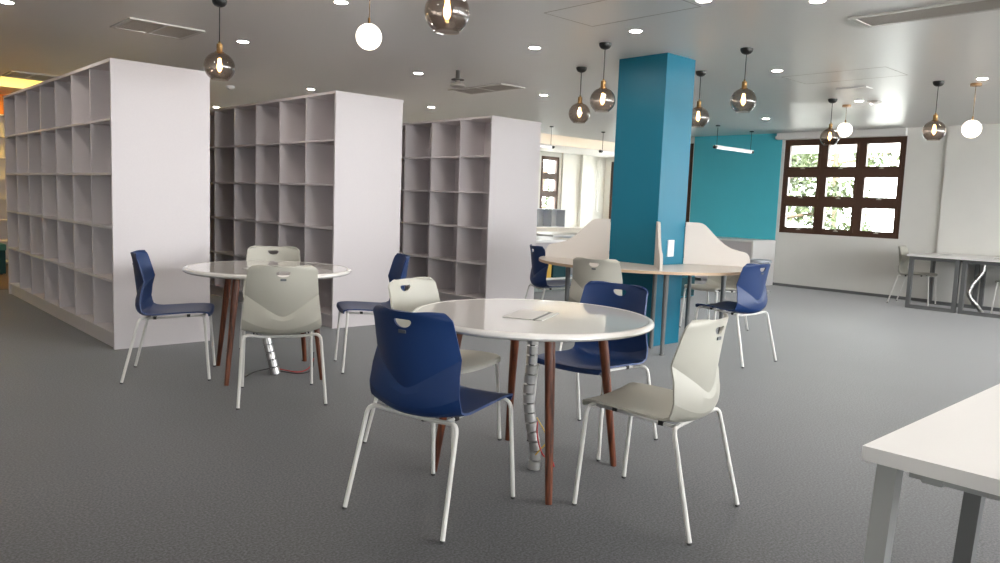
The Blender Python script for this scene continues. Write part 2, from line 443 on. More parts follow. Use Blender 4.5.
# ------------------------------------------------------------------ chair
def shell_mesh():
    cols = [i / 12 for i in range(-12, 13)]
    def V(u): return .527 + .128 * (sqrt(u * u + .02) - .1414) / (sqrt(1.02) - .1414)
    rows = []
    # y, z, half width, edge dy, edge dz, exponent
    seat = [(0.268, 0.418, 0.19, -0.004, 0.008), (0.266, 0.432, 0.196, -0.004, 0.01), (0.256, 0.441, 0.202, 0, 0.012), (0.235, 0.445, 0.206, 0, 0.014), (0.19, 0.445, 0.21, 0, 0.016), (0.12, 0.441, 0.214, 0, 0.018), (0.05, 0.435, 0.217, 0, 0.02), (-0.02, 0.428, 0.22, 0, 0.022), (-0.08, 0.421, 0.223, 0.002, 0.026), (-0.12, 0.418, 0.2255, 0.006, 0.032), (-0.15, 0.42, 0.2265, 0.014, 0.04), (-0.172, 0.427, 0.2265, 0.03, 0.05), (-0.188, 0.439, 0.2255, 0.042, 0.056), (-0.1985, 0.456, 0.2235, 0.049, 0.058), (-0.203, 0.478, 0.2205, 0.057, 0.062)]
    for y, z, w, dy, dz in seat:
        rows.append([(w * u, y + dy * abs(u) ** 2.1, z + dz * abs(u) ** 2.1) for u in cols])
    # bowl row just under the crease
    rows.append([(.2155 * u, -.2025 + .062 * abs(u) ** 2.0, .504 + .088 * (.4 * abs(u) ** 2.1 + .6 * (sqrt(u * u + .01) - .1) / (sqrt(1.01) - .1))) for u in cols])
    crease = len(rows)
    n = 12
    def wtop(t, z):
        w = .2085 - .010 * min(1, t / .7) - .003 * t
        d = .84 - z; r = .046
        if d < r: w += -r + sqrt(max(0, r * r - (r - d) ** 2))
        return w
    ts = [i / n for i in range(10)] + [1 - d / .31 for d in (.046, .037, .028, .020, .013, .007, .0025, .0005)]
    for t in ts:
        row = []
        for u in cols:
            z0 = V(u); zt = .830 - .006 * u * u
            z = z0 + (zt - z0) * t
            tt = (z - .527) / .303
            yc = -.192 - .032 * tt - (.008 * max(0, (tt - .8) / .2) ** 2)
            sag = .092 - .042 * max(0, min(1, (z - .60) / .24))
            y = yc + sag * abs(u) ** 2.0
            row.append((wtop(max(0, (z - .655) / .185), .84 - (1 - t) * .31) * u, y, z))
        rows.append(row)
    bm = bmesh.new()
    G = [[bm.verts.new(p) for p in r] for r in rows]
    for a, b in zip(G, G[1:]):
        for i in range(len(cols) - 1): bm.faces.new((a[i], a[i + 1], b[i + 1], b[i]))
    # soften the front seat corners
    bmesh.ops.recalc_face_normals(bm, faces=bm.faces)
    up = sum((f.normal.z for f in bm.faces if f.calc_center_median().z < .48))
    if up < 0:
        for f in bm.faces: f.normal_flip()
    cr = {(G[crease][i], G[crease][i + 1]) for i in range(len(cols) - 1)}
    me = bpy.data.meshes.new('shell_tmp'); bm.to_mesh(me); bm.free()
    o = bpy.data.objects.new('shell_tmp', me); COL.objects.link(o)
    so = o.modifiers.new('s', 'SOLIDIFY'); so.thickness = .009; so.offset = -1
    cut = MB()
    poly = [(-.040, .803)] + [(.040, .803)] + [(.043 * cos(a), .800 - .030 * sin(a)) for a in [i * pi / 12 for i in range(0, 13)]]
    # D shape: flat top, rounded underside
    poly = [(.036, .797), (-.036, .797)] + [(-.042 * cos(i * pi / 14), .791 - .027 * sin(i * pi / 14)) for i in range(15)]
    cut.prism(poly, 'y', -.45, -.1)
    c = cut.build('cut_tmp', None)
    bo = o.modifiers.new('b', 'BOOLEAN'); bo.operation = 'DIFFERENCE'; bo.object = c; bo.solver = 'EXACT'
    dg = bpy.context.evaluated_depsgraph_get()
    res = bpy.data.meshes.new_from_object(o.evaluated_get(dg))
    bpy.data.objects.remove(o); bpy.data.objects.remove(c)
    bm = bmesh.new(); bm.from_mesh(res)
    bmesh.ops.recalc_face_normals(bm, faces=bm.faces)
    bm.to_mesh(res)
    at = res.attributes.get('sharp_edge') or res.attributes.new('sharp_edge', 'BOOLEAN', 'EDGE')
    bm.edges.ensure_lookup_table()
    at.data.foreach_set('value', [not (len(e.link_faces) == 2 and e.calc_face_angle(3) < radians(15)) for e in bm.edges])
    bm.free()
    res.polygons.foreach_set('use_smooth', [True] * len(res.polygons))
    return res
SHELL = shell_mesh()
def make_chair(kind):
    root = empty('shell_chair', (0, 0, 0))
    me = SHELL.copy(); me.name = 'seat_shell'; me.materials.clear(); me.materials.append(M[kind])
    o = bpy.data.objects.new('seat_shell', me); COL.objects.link(o); o.parent = root
    R = .0092
    for rear in (True, False):
        for s in (-1, 1):
            if rear: pts = [(s * .249, -.262, .006), (s * .224, -.160, .418), (s * .105, -.128, .400)]
            else: pts = [(s * .217, .263, .006), (s * .205, .232, .432), (s * .10, .222, .426)]
            path = fillet(pts, .040)
            lg = MB().tube(path, R, 12).build('leg', 'leg', root)
            d = (Vector(pts[1]) - Vector(pts[0])).normalized(); p0 = Vector(pts[0])
            MB().tube([p0 - d * .0055, p0 + d * .003], R + .0006, 12).build('glide', 'darkcap', lg)
        y, z = (-.128, .400) if rear else (.222, .426)
        MB().tube([(-.106, y, z), (0, y - (0 if rear else 0), z), (.106, y, z)], R, 12).build('crossbar', 'leg', root)
    for s in (-1, 1):
        MB().tube([(s * .15, -.139, .405), (s * .15, .226, .427)], .007, 10).build('side_rail', 'leg', root)
        rbox(s * .15 - .012, s * .15 + .012, -.085, -.065, .402, .4205, .002).build('mount', 'black', root)
        rbox(s * .15 - .012, s * .15 + .012, .12, .14, .418, .434, .002).build('mount', 'black', root)
    rbox(-.017, .017, -.004, .001, -.006, .006, .002).xf(Matrix.Rotation(radians(6), 4, 'X')).xf(Matrix.Translation((0, -.2255, .750))).build('badge', 'badge', root)
    return root
PROTO = {}
def chair(kind, x, y, fw, label, group, rz=0):
    first = kind not in PROTO
    if first: PROTO[kind] = make_chair(kind)
    o = PROTO[kind] if first else copy_tree(PROTO[kind])
    o.location = (x, y, 0); o.rotation_euler = (0, 0, math.atan2(fw[1], fw[0]) - pi / 2)
    tag(o, label, 'chair', group)
    return o
G1, G2, G3, G4 = 'chairs around the near round table', 'chairs around the farther round table', 'chairs around the pillar desk', 'chairs at the grey desks by the window'
chair('blue', 1.908, 2.396, (.505, .12), 'blue plastic chair in the foreground, its back to the camera', G1)
chair('grey', 2.43, 3.06, (.145, -.495), 'pale grey chair behind the foreground blue chair, facing the camera', G1)
chair('grey', 2.628, 1.814, (-.09, .51), 'pale grey chair in the right foreground, seen from its side', G1)
chair('blue', 3.115, 2.585, (-.99, -.13), 'blue chair behind the near round table, beside the pillar foot', G1)
chair('blue', 1.873, 5.26, (.475, -.24), 'blue chair in profile before the nearest bookcase end at left', G2)
chair('grey', 2.196, 4.319, (.21, .485), 'grey chair with its back to the camera at the farther round table', G2)
chair('blue', 3.163, 4.73, (-.914, .407), 'blue chair right of the farther round table, half hidden by a grey chair', G2)
chair('grey', 2.735, 5.50, (-.437, -.9), 'grey chair on the far side of the farther round table, mostly hidden', G2)
chair('grey', 4.89, 4.02, (.936, .351), 'grey brown chair with its back to the camera at the pillar desk', G3)
chair('blue', 5.655, 5.30, (.91, -.44), 'blue chair at the left of the pillar desk, beside the last bookcase', G3)
chair('blue', 5.826, 3.34, (.043, .999), 'blue chair at the right end of the pillar desk on open carpet', G3)
chair('grey', 7.15, 4.35, (-.95, .1), 'grey chair behind the pillar desk, seen beneath the table top', G3)
chair('grey', 12.0, 4.06, (.10, -1), 'grey chair at the left side of the grey framed desk by the wall', G4)
chair('grey', 12.06, 2.74, (0, 1), 'grey chair cut off by the right edge of the photo under the wall desk', G4)

# ------------------------------------------------------------------ round tables
def round_table(cx, cy, ang, label):
    t = empty('round_table', (cx, cy, 0), ang, label, 'table', 'round white tables with walnut legs')
    R = .558
    prof = [(0, .706), (R - .05, .706), (R - .018, .708), (R - .006, .713), (R, .721), (R - .001, .729), (R - .006, .736), (R - .014, .7395), (R - .022, .740), (R - .027, .7385), (R - .029, .737), (0, .737)]
    MB().lathe(prof, n=96).build('tabletop', 'tabletop', t)
    MB().lathe([(0, .7368), (R - .0295, .7368), (R - .0295, .7385), (0, .7385)], n=96).build('glass_inlay', 'tableglass', t)
    for k in range(4):
        a = pi / 2 * k; d = Vector((cos(a), sin(a), 0))
        MB().tube([d * .436 + Vector((0, 0, 0)), d * .432 + Vector((0, 0, .03)), d * .36 + Vector((0, 0, .55)), d * .335 + Vector((0, 0, .706))], [.0145, .0155, .0225, .023], 16).build('leg', 'walnut', t)
    MB().lathe([(0, .690), (.36, .690), (.36, .706), (0, .706)], n=48).build('underframe', 'deskgrey', t)
    return t
def cable_lid(t, off):
    rz = t.rotation_euler.z
    mt = Matrix.Rotation(-rz, 4, 'Z') @ Matrix.Translation(off) @ Matrix.Rotation(radians(-153), 4, 'Z')
    l = rbox(-.138, .138, -.095, .042, .7385, .7425, .0015).xf(mt).build('cable_lid', 'lid', t)
    rbox(-.134, .134, .044, .057, .7386, .7412, 0).xf(mt).build('slot', 'black', l)
    rbox(-.138, .138, .059, .088, .7385, .742, .001).xf(mt).build('trim_strip', 'lid', l)
t1 = round_table(2.52, 2.478, radians(-122), 'round white table in the foreground with dark walnut legs')
t2 = round_table(2.433, 4.957, radians(-153), 'round white table farther back near the left bookcases')
cable_lid(t1, (-.035, -.035, 0)); cable_lid(t2, (-.035, -.035, 0))

def cable_riser(name, pts, label, wires, rad=.027, n=15):
    P = bez(pts, 12)
    # even spacing
    L = [0]
    for a, b in zip(P, P[1:]): L.append(L[-1] + (b - a).length)
    def at(s):
        for i in range(len(P) - 1):
            if L[i + 1] >= s: return P[i].lerp(P[i + 1], (s - L[i]) / max(1e-6, L[i + 1] - L[i]))
        return P[-1]
    b0 = P[-1]
    r = empty(name, b0, label=label, cat='cable riser')
    tot = L[-1]; st = tot / n
    for k in range(n):
        a = at(k * st + .001); b = at((k + 1) * st - .006)
        rr = rad * (1 if k < n - 1 else 1.1)
        MB().tube([a - b0, b - b0], [rr, rr], 20).build('segment', 'steel', r)
    MB().tube([p - b0 for p in P], .012, 8).build('core', 'black', r)
    for wp, mt in wires:
        MB().tube([p - b0 for p in bez(wp, 8)], .0035, 6).build('wire', mt, r)
    return r
cable_riser('cable_riser', [(2.525, 2.47, .684), (2.52, 2.47, .50), (2.515, 2.475, .36), (2.525, 2.46, .22), (2.54, 2.44, .1), (2.535, 2.44, .0)],
            'segmented silver cable riser under the foreground round table',
            [([(2.52, 2.42, .26), (2.55, 2.40, .20), (2.56, 2.385, .15), (2.53, 2.40, .11), (2.50, 2.40, .09)], 'wireyellow'),
             ([(2.525, 2.42, .24), (2.51, 2.40, .17), (2.53, 2.38, .09), (2.60, 2.39, .05), (2.60, 2.37, .02)], 'wirered'),
             ([(2.56, 2.40, .3), (2.57, 2.39, .15), (2.575, 2.385, .02)], 'steel')])
cable_riser('cable_riser', [(2.41, 4.92, .684), (2.41, 4.915, .4), (2.40, 4.92, .26), (2.42, 4.89, .12), (2.44, 4.865, 0)],
            'segmented silver cable riser under the farther round table, wires on the carpet',
            [([(2.46, 4.86, .04), (2.58, 4.80, .015), (2.68, 4.83, .03), (2.72, 4.84, .09)], 'wirered'),
             ([(2.45, 4.85, .03), (2.57, 4.77, .012), (2.69, 4.81, .02), (2.73, 4.86, .13)], 'darkcap'),
             ([(2.40, 4.87, .05), (2.30, 4.90, .03), (2.22, 4.87, .012)], 'darkcap')], .032, 13)

# ------------------------------------------------------------------ pillar desk
CX, CY = 5.89, 4.335
pd = empty('pillar_desk', (CX, CY, 0), label='round maple edged desk built around the blue pillar', cat='desk')
def ring_top(z0, z1, R, name, mat):
    m = MB(); n = 96; hx0, hx1, hy0, hy1 = PX0 - .002 - CX, PX1 + .002 - CX, PY0 - .002 - CY, PY1 + .002 - CY
    outer, inner = [], []
    for i in range(n):
        a = 2 * pi * i / n; c, s = cos(a), sin(a)
        outer.append((R * c, R * s))
        k = min((hx1 if c > 0 else hx0) / c if abs(c) > 1e-9 else 1e9, (hy1 if s > 0 else hy0) / s if abs(s) > 1e-9 else 1e9)
        inner.append((k * c, k * s))
    V = {}
    for nm, ring in (('o', outer), ('i', inner)):
        for z in (z0, z1): V[nm, z] = [m.bm.verts.new((p[0], p[1], z)) for p in ring]
    for i in range(n):
        j = (i + 1) % n
        m.bm.faces.new((V['o', z0][i], V['o', z0][j], V['o', z1][j], V['o', z1][i]))
        m.bm.faces.new((V['i', z0][j], V['i', z0][i], V['i', z1][i], V['i', z1][j]))
        m.bm.faces.new((V['o', z1][i], V['o', z1][j], V['i', z1][j], V['i', z1][i]))
        m.bm.faces.new((V['o', z0][j], V['o', z0][i], V['i', z0][i], V['i', z0][j]))
    return m.build(name, mat, pd)
ring_top(.716, .7385, 1.0, 'tabletop', 'maple')
ring_top(.7385, .7402, .998, 'laminate_surface', 'greytop')
corners = [(PX0, PY0), (PX0, PY1), (PX1, PY0), (PX1, PY1)]
for qx, qy in corners:
    d = Vector((1 if qx > CX else -1, (1 if qy > CY else -1) * 1.2, 0)).normalized()
    if qx < CX and qy < CY: d = Vector((-.484, -.41, 0)).normalized()
    o0 = Vector((qx - CX, qy - CY, 0))
    a = math.atan2(qy - CY, qx - CX)
    e = Vector((cos(a), sin(a), 0))
    MB().tube([e * .72, e * .72 + Vector((0, 0, .716))], [.017, .024], 14).build('leg', 'deskgrey', pd)
    MB().lathe([(0, 0), (.024, 0), (.024, .012), (0, .012)], n=16).xf(Matrix.Translation(e * .72)).build('foot', 'deskgrey', pd)
    e2 = o0 + d * .07
    MB().tube([e2, e2 + Vector((0, 0, .716))], .019, 12).build('leg', 'deskgrey', pd)
    MB().tube([e2 + Vector((0, 0, .70)), e * .72 + Vector((0, 0, .70))], .012, 8).build('bracket', 'deskgrey', pd)
    # S-shaped privacy screen
    ln = .60
    prof = [(0.004, .741), (ln, .741), (ln, .80), (ln - .006, .83), (ln - .025, .857), (ln - .06, .875), (ln - .12, .888), (ln - .18, .905), (ln - .235, .937), (ln - .29, .98), (ln - .34, 1.03), (ln - .385, 1.075), (ln - .42, 1.108), (ln - .445, 1.122), (ln - .475, 1.129), (.004, 1.130)]
    ang = math.atan2(d.y, d.x)
    s = MB().prism(prof, 'y', -.012, .012).bevel(.002, 1, 60).xf(Matrix.Rotation(ang, 4, 'Z')).xf(Matrix.Translation(o0)).build('privacy_screen', 'screen', pd)

# ------------------------------------------------------------------ pendants
def smoked_pendant(x, y, gz, label, R=.107):
    p = empty('pendant_lamp', (x, y, CH), label=label, cat='pendant lamp', group='smoked glass globe pendants')
    MB().lathe([(0, 0), (.052, 0), (.052, -.012), (.047, -.027), (.036, -.040), (.018, -.048), (0, -.050)], n=28).build('ceiling_cap', 'black', p)
    d = gz - CH
    top = d + R + .055
    MB().tube([(0, 0, -.045), (0, 0, top)], .0038, 8).build('cord', 'black', p)
    MB().lathe([(0, top + .012), (.008, top + .012), (.009, top), (.020, top - .004), (.0215, top - .03), (.020, top - .034), (.0215, top - .038), (.0215, top - .058), (.033, top - .060), (.035, top - .068), (.030, top - .072), (0, top - .072)], n=24).build('lamp_holder', 'brass', p)
    prof = []
    for i in range(25):
        a = radians(14) + (radians(146) - radians(14)) * i / 24
        prof.append((R * sin(a), R * .97 * cos(a) + d))
    prof.append((prof[-1][0] + .001, prof[-1][1] - .006))
    MB().lathe(prof, n=40, close_ends=False).build('glass_globe', 'smoke', p)
    MB().lathe([(0, d + .060), (.010, d + .058), (.011, d + .040), (.014, d + .025), (.0175, d + .008), (.016, d - .012), (.009, d - .028), (0, d - .033)], n=20).build('bulb', 'bulb', p)
    return p
for x, y, gz, lb in [(2.31, 5.5, 2.131, 'smoked globe pendant hanging before the nearest bookcase end'),
                     (2.33, 2.94, 2.130, 'smoked globe pendant at the top edge, largest, above the near table'),
                     (5.80, 5.17, 2.149, 'smaller looking smoked globe pendant left of the pillar, lower left of its pair'),
                     (5.06, 4.26, 2.128, 'smoked globe pendant just left of the pillar, right one of its pair'),
                     (6.63, 4.35, 2.150, 'smoked globe pendant partly hidden behind the right edge of the pillar'),
                     (5.91, 3.45, 2.166, 'smoked globe pendant hanging alone right of the pillar'),
                     (9.04, 4.12, 2.150, 'smoked globe pendant before the top of the large brown window'),
                     (8.39, 2.78, 2.113, 'smoked globe pendant before the white wall right of the window')]:
    smoked_pendant(x, y, gz, lb)
def opal_pendant(x, y, gz, label, R=.088):
    p = empty('pendant_lamp', (x, y, CH), label=label, cat='pendant lamp', group='white opal globe pendants')
    d = gz - CH
    MB().lathe([(0, 0), (.05, 0), (.05, -.024), (0, -.024)], n=24).build('ceiling_cap', 'oak', p)
    MB().tube([(0, 0, -.024), (0, 0, d + R + .03)], .0028, 8).build('cord', 'brass', p)
    MB().lathe([(0, d + R + .035), (.008, d + R + .035), (.008, d + R - .002), (.03, d + R - .004), (.03, d + R - .008), (0, d + R - .008)], n=20).build('lamp_holder', 'brass', p)
    MB().lathe([(R * sin(pi * i / 24), R * cos(pi * i / 24) + d) for i in range(25)], n=32).build('opal_globe', 'opal', p)
    return p
def q(u): return u
opal_pendant(2.72, 4.21, 2.245, 'white globe pendant hanging over the middle bookcase in view', .080)
opal_pendant(9.61, 4.20, 2.29, 'white globe pendant beside a smoked one before the window')
opal_pendant(8.70, 2.54, 2.15, 'white globe pendant at the far right against the white wall')

# ------------------------------------------------------------------ downlights
dl = [(1.27, 6.88, 'at the upper left corner of the photo'), (3.07, 6.80, 'just right of the leftmost smoked pendant'), (4.99, 9.05, 'above the middle bookcase'),
      (5.05, 6.84, 'between the white globe pendant and the motion sensor'), (7.0, 9.14, 'above the left end of the last bookcase'), (5.14, 12.38, 'far back above the gap between first and middle bookcases'),
      (4.83, 4.86, 'left of the pair of pendants near the pillar'), (6.98, 6.83, 'above the last bookcase, left of the small pendant'), (4.84, 3.78, 'directly left above the pillar top'),
      (4.40, 2.90, 'at the top edge right of the pillar'), (6.98, 3.74, 'right of the lone pendant beside the pillar'), (10.45, 5.72, 'above the teal wall'),
      (4.85, 2.36, 'at the top edge left of the large ceiling grille'), (9.34, 3.94, 'above the window beside the small detector'), (8.42, 2.41, 'above the far right white globe pendant')]
proto = None
for x, y, wh in dl:
    if proto is None:
        proto = empty('downlight', (0, 0, CH))
        MB().lathe([(.043, -.001), (.056, 0), (.054, -.005), (.046, -.006), (.043, -.001)], n=32, close_ends=False).build('trim_ring', 'trimwhite', proto)
        MB().lathe([(0, -.003), (.044, -.003)], n=24, close_ends=False).build('lens', 'led', proto)
        o = proto
    else: o = copy_tree(proto)
    o.location = (x, y, CH); tag(o, 'small round recessed downlight ' + wh, 'downlight', 'recessed downlights')

for x, y in ((2.9, 2.9), (1.2, 2.9), (2.9, .9), (1.2, .9), (4.85, .9), (2.9, 4.85), (1.2, 4.85), (7.0, .9), (-.6, 4.85), (1.0, 9.1)):  # unseen downlights added to brighten the table tops and the left bookcase
    o = copy_tree(proto); o.location = (x, y, CH); tag(o, 'unseen small round recessed downlight added on the ceiling for more light', 'downlight', 'recessed downlights')

# ------------------------------------------------------------------ ceiling things
def grille(x0, x1, y0, y1, nslat, along, label, mid=True, dark_half=False):
    g = empty('air_grille', ((x0 + x1) / 2, (y0 + y1) / 2, CH), label=label, cat='vent', group='ceiling air grilles')
    a, b = (x1 - x0) / 2, (y1 - y0) / 2; f = .035
    m = MB().box(-a, a, -b, -b + f, -.012, 0).box(-a, a, b - f, b, -.012, 0).box(-a, -a + f, -b + f, b - f, -.012, 0).box(a - f, a, -b + f, b - f, -.012, 0)
    if mid:
        if along == 'y': m.box(-a + f, a - f, -.012, .012, -.011, 0)
        else: m.box(-.012, .012, -b + f, b - f, -.011, 0)
    m.build('frame', 'ventframe', g, False)
    MB().box(-a + f, a - f, -b + f, b - f, -.0015, -.0005).build('backing', 'ventdark', g, False)
    s = MB()
    if along == 'y':
        n = int((2 * a - 2 * f) / .022)
        for i in range(n):
            xx = -a + f + (i + .5) * (2 * a - 2 * f) / n; s.box(xx - .007, xx + .007, -b + f, b - f, -.008, -.002)
    else:
        n = int((2 * b - 2 * f) / .022)
        for i in range(n):
            yy = -b + f + (i + .5) * (2 * b - 2 * f) / n; s.box(-a + f, a - f, yy - .007, yy + .007, -.008, -.002)
    s.build('slats', 'ventslat', g, False)
    return g
grille(2.06, 2.66, 6.63, 7.15, 0, 'x', 'square ceiling grille above the nearest bookcase', mid=True)
grille(6.03, 6.41, 6.58, 7.55, 0, 'y', 'small looking ceiling grille beside the sensor above the last bookcase')
grille(5.38, 5.71, .55, 2.39, 0, 'y', 'long ceiling grille at the upper right corner')
grille(2.05, 2.56, 10.95, 11.50, 0, 'x', 'ceiling grille edge lit yellow at the far left')
d = empty('smoke_detector', (4.24, 9.76, CH), label='small beige smoke detector on the ceiling between two bookcases', cat='detector')
MB().lathe([(0, 0), (.055, 0), (.055, -.02), (.045, -.03), (0, -.03)], n=24).build('base', 'trimwhite', d)
MB().lathe([(0, -.03), (.036, -.03), (.030, -.045), (0, -.048)], n=24).build('sensor_head', 'ventframe', d)
d = empty('ceiling_sensor', (5.20, 6.35, CH), label='double disc ceiling sensor on a short stem beside the middle grille', cat='detector')
MB().lathe([(0, 0), (.022, 0), (.022, -.085), (.066, -.088), (.068, -.098), (.03, -.102), (0, -.102)], n=28).build('stem', 'ventdark', d)
MB().lathe([(0, -.10), (.024, -.10), (.026, -.125), (.070, -.134), (.078, -.148), (.074, -.162), (.05, -.170), (0, -.172)], n=28).build('sensor_head', 'ventslat', d)
d = empty('smoke_detector', (9.43, 3.80, CH), label='small white detector right of the downlight above the window', cat='detector')
rbox(-.06, .06, -.06, .06, -.022, 0, .004).build('base', 'ventframe', d)
MB().lathe([(0, -.022), (.05, -.022), (.042, -.048), (0, -.052)], n=24).build('sensor_head', 'trimwhite', d)
rbox(8.30, 8.46, 3.44, 3.76, CH - .014, CH, .003).build('ceiling_plate', 'trimwhite')
tag(bpy.data.objects['ceiling_plate'], 'flat white plate on the ceiling left of the small detector', 'ceiling plate')
def hatch(name, x0, x1, y0, y1):  # thin outline of an access hatch in the ceiling
    h = MB()
    for w0, w1, v0, v1 in ((x0, x1, y0, y0 + .006), (x0, x1, y1 - .006, y1), (x0, x0 + .006, y0, y1), (x1 - .006, x1, y0, y1)):
        h.box(w0, w1, v0, v1, CH - .0012, CH + .0005)
    return struct(name, h, 'ventslat')
hatch('access_hatch_1', 4.0, 4.53, 3.0, 3.95)
hatch('access_hatch_2', 7.33, 7.87, 2.88, 3.88)

def linear_lamp(x0, x1, y, z, label):
    l = empty('linear_pendant', ((x0 + x1) / 2, y, CH), label=label, cat='linear lamp', group='slim linear pendant lamps')
    L = (x1 - x0) / 2; d = z - CH
    rbox(-L, L, -.022, .022, d + .012, d + .034, .003).build('housing', 'trimwhite', l)
    MB().tube([(-L + .05, 0, d), (L - .05, 0, d)], .021, 12).build('tube', 'tube', l)
    for s in (-1, 1):
        MB().tube([(s * L, 0, d + .006), (s * (L - .055), 0, d + .006)], .028, 14).build('end_cap', 'black', l)
        MB().tube([(s * (L - .07), 0, d + .034), (s * (L - .07), 0, 0)], .004, 8).build('rod', 'black', l)
        MB().lathe([(0, 0), (.035, 0), (.035, -.016), (0, -.016)], n=18).xf(Matrix.Translation((s * (L - .07), 0, 0))).build('ceiling_cap', 'black', l)
    return l
linear_lamp(10.87, 12.06, 6.80, 2.245, 'slim linear lamp hanging before the teal wall')
linear_lamp(8.75, 9.92, 9.41, 2.235, 'slim linear lamp end just right of the last bookcase top')
linear_lamp(10.95, 12.1, 9.22, 2.235, 'slim linear lamp touching the left edge of the pillar in view')

# ------------------------------------------------------------------ white desk under the teal wall
wd = empty('wall_desk', (12.47, 7.45, 0), label='white desk with side panels in front of the teal wall', cat='desk')
rbox(-.76, 0, -.98, .83, .742, .775, .002).build('desktop', 'lamwhite', wd)
rbox(-.75, 0, -.975, -.945, 0, .742, .002).build('side_panel', 'lamwhite', wd)
rbox(-.75, 0, .79, .82, 0, .742, .002).build('side_panel', 'lamwhite', wd)
rbox(-.72, -.70, -.945, .79, .05, .742, .001).build('modesty_panel', 'lam', wd)
rbox(-.69, -.20, -.02, .01, 0, .742, .001).build('side_panel', 'lam', wd)
st = empty('round_stool', (11.2, 6.05, 0), label='round grey topped stool in front of the white wall desk', cat='stool')
MB().lathe([(0, .455), (.16, .455), (.175, .462), (.178, .48), (.17, .50), (.15, .506), (0, .508)], n=32).build('seat', 'greycub', st)
MB().lathe([(0, 0), (.17, 0), (.17, .02), (.03, .03), (.025, .455), (0, .455)], n=28).build('pedestal', 'leg', st)
ts = empty('teal_cabinet', (9.22, 6.3, 0), label='teal pedestal cabinet seen under the desk right of the pillar', cat='cabinet')
rbox(-.23, .23, -.21, .25, .02, .60, .004).build('body', pbr('bright_teal_laminate', (.02, .30, .42, 1), .5), ts)
rbox(-.21, .21, -.19, .23, 0, .02, 0).build('plinth', 'black', ts)
rbox(-.22, .22, -.222, -.21, .03, .30, .001).build('drawer', M['tealfabric'], ts); rbox(-.22, .22, -.222, -.21, .31, .59, .001).build('drawer', M['tealfabric'], ts)

# ------------------------------------------------------------------ grey framed desks by the right wall
def frame_desk(x0, x1, y0, y1, label, group, top='lamwhite', H=.75):
    d = empty('framed_desk', ((x0 + x1) / 2, (y0 + y1) / 2, 0), label=label, cat='desk', group=group)
    a, b = (x1 - x0) / 2, (y1 - y0) / 2
    rbox(-a, a, -b, b, H - .028, H, .002).build('desktop', top, d)
    rbox(-.10, .10, -.05, .05, H, H + .003, .001).build('cable_lid', 'lid', d)
    for s in (-1, 1):
        xa = s * (a - .10); w = .027
        m = MB()
        m.box(xa - w, xa + w, -b + .012, -b + .062, 0, H - .028).box(xa - w, xa + w, b - .062, b - .012, 0, H - .028)
        m.box(xa - w, xa + w, -b + .062, b - .062, 0, .05).box(xa - w, xa + w, -b + .062, b - .062, H - .075, H - .028)
        m.build('leg_frame', 'deskgrey', d, False)
    for s in (-1, 1):
        MB().box(-a + .127, a - .127, s * (b - .037) - .018, s * (b - .037) + .018, H - .07, H - .028).build('crossbeam', 'deskgrey', d, False)
    return d
GD = 'grey framed desks along the right wall'
frame_desk(11.34, 12.40, 3.305, 3.955, 'white topped grey framed desk by the wall, left one of two', GD)
frame_desk(11.34, 12.40, 2.645, 3.295, 'white topped grey framed desk at the right photo edge, cable riser under it', GD)
cable_riser('cable_riser', [(11.70, 3.10, .70), (11.69, 3.11, .56), (11.62, 3.20, .38), (11.60, 3.22, .24), (11.68, 3.13, .10), (11.74, 3.08, .0)],
            'segmented cable riser curving under the grey framed desk by the wall', [], .026, 12)

# ------------------------------------------------------------------ foreground table at the lower right
ft = empty('work_table', (2.35, .1, 0), label='white work table corner with grey legs in the lower right foreground', cat='table')
rbox(1.708 - 2.35, .65, -.65, .55, .718, .75, .002).build('desktop', 'lamwhite', ft)
def slant_leg(px, py, qx, qy, mat):
    m = MB(); w = .021
    b0 = [m.bm.verts.new((qx + sx * w, qy + sy * w, 0)) for sx, sy in ((-1, -1), (1, -1), (1, 1), (-1, 1))]
    t0 = [m.bm.verts.new((px + sx * w, py + sy * w, .718)) for sx, sy in ((-1, -1), (1, -1), (1, 1), (-1, 1))]
    m.bm.faces.new(b0[::-1]); m.bm.faces.new(t0)
    for i in range(4):
        j = (i + 1) % 4; m.bm.faces.new((b0[i], b0[j], t0[j], t0[i]))
    m.bevel(.003, 1); m.flat = True
    return m.build('leg', mat, ft)
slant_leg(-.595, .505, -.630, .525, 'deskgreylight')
slant_leg(-.04, .47, -.06, .50, 'deskgrey'); slant_leg(-.59, -.60, -.635, -.64, 'deskgreylight'); slant_leg(-.04, -.58, -.06, -.61, 'deskgrey')  # inner legs darker grey: shade under the table top put into their colour
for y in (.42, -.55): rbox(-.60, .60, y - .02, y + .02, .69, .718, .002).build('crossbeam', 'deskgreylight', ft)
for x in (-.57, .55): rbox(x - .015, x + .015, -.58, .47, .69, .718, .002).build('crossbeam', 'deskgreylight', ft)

# ------------------------------------------------------------------ far desks beyond the last bookcase
fd = empty('far_desk', (7.7, 7.35, 0), label='white counter desk visible between the last bookcase and the pillar', cat='desk')
rbox(-.98, .86, 0, 1.1, .715, .75, .002).build('desktop', 'lamwhite', fd)
rbox(-.96, .84, .55, .575, .30, .715, 0).build('modesty_panel', 'lam', fd)
rbox(-.98, -.955, .02, 1.08, 0, .715, 0).build('side_panel', 'lamwhite', fd)
rbox(.835, .86, .02, 1.08, 0, .715, 0).build('side_panel', 'lamwhite', fd)
lc = empty('low_drawer_unit', (7.7, 7.42, 0), label='low grey green drawer unit under the white counter desk', cat='cabinet')
rbox(-.94, .82, 0, .50, .02, .185, .002).build('body', 'drawer', lc)
rbox(-.945, .825, -.008, .51, .185, .205, .002).build('top', 'lamwhite', lc)
for k in range(4): rbox(-.93 + .437 * k, -.93 + .437 * k + .428, -.006, 0, .035, .178, .001).build('drawer', 'drawer', lc)
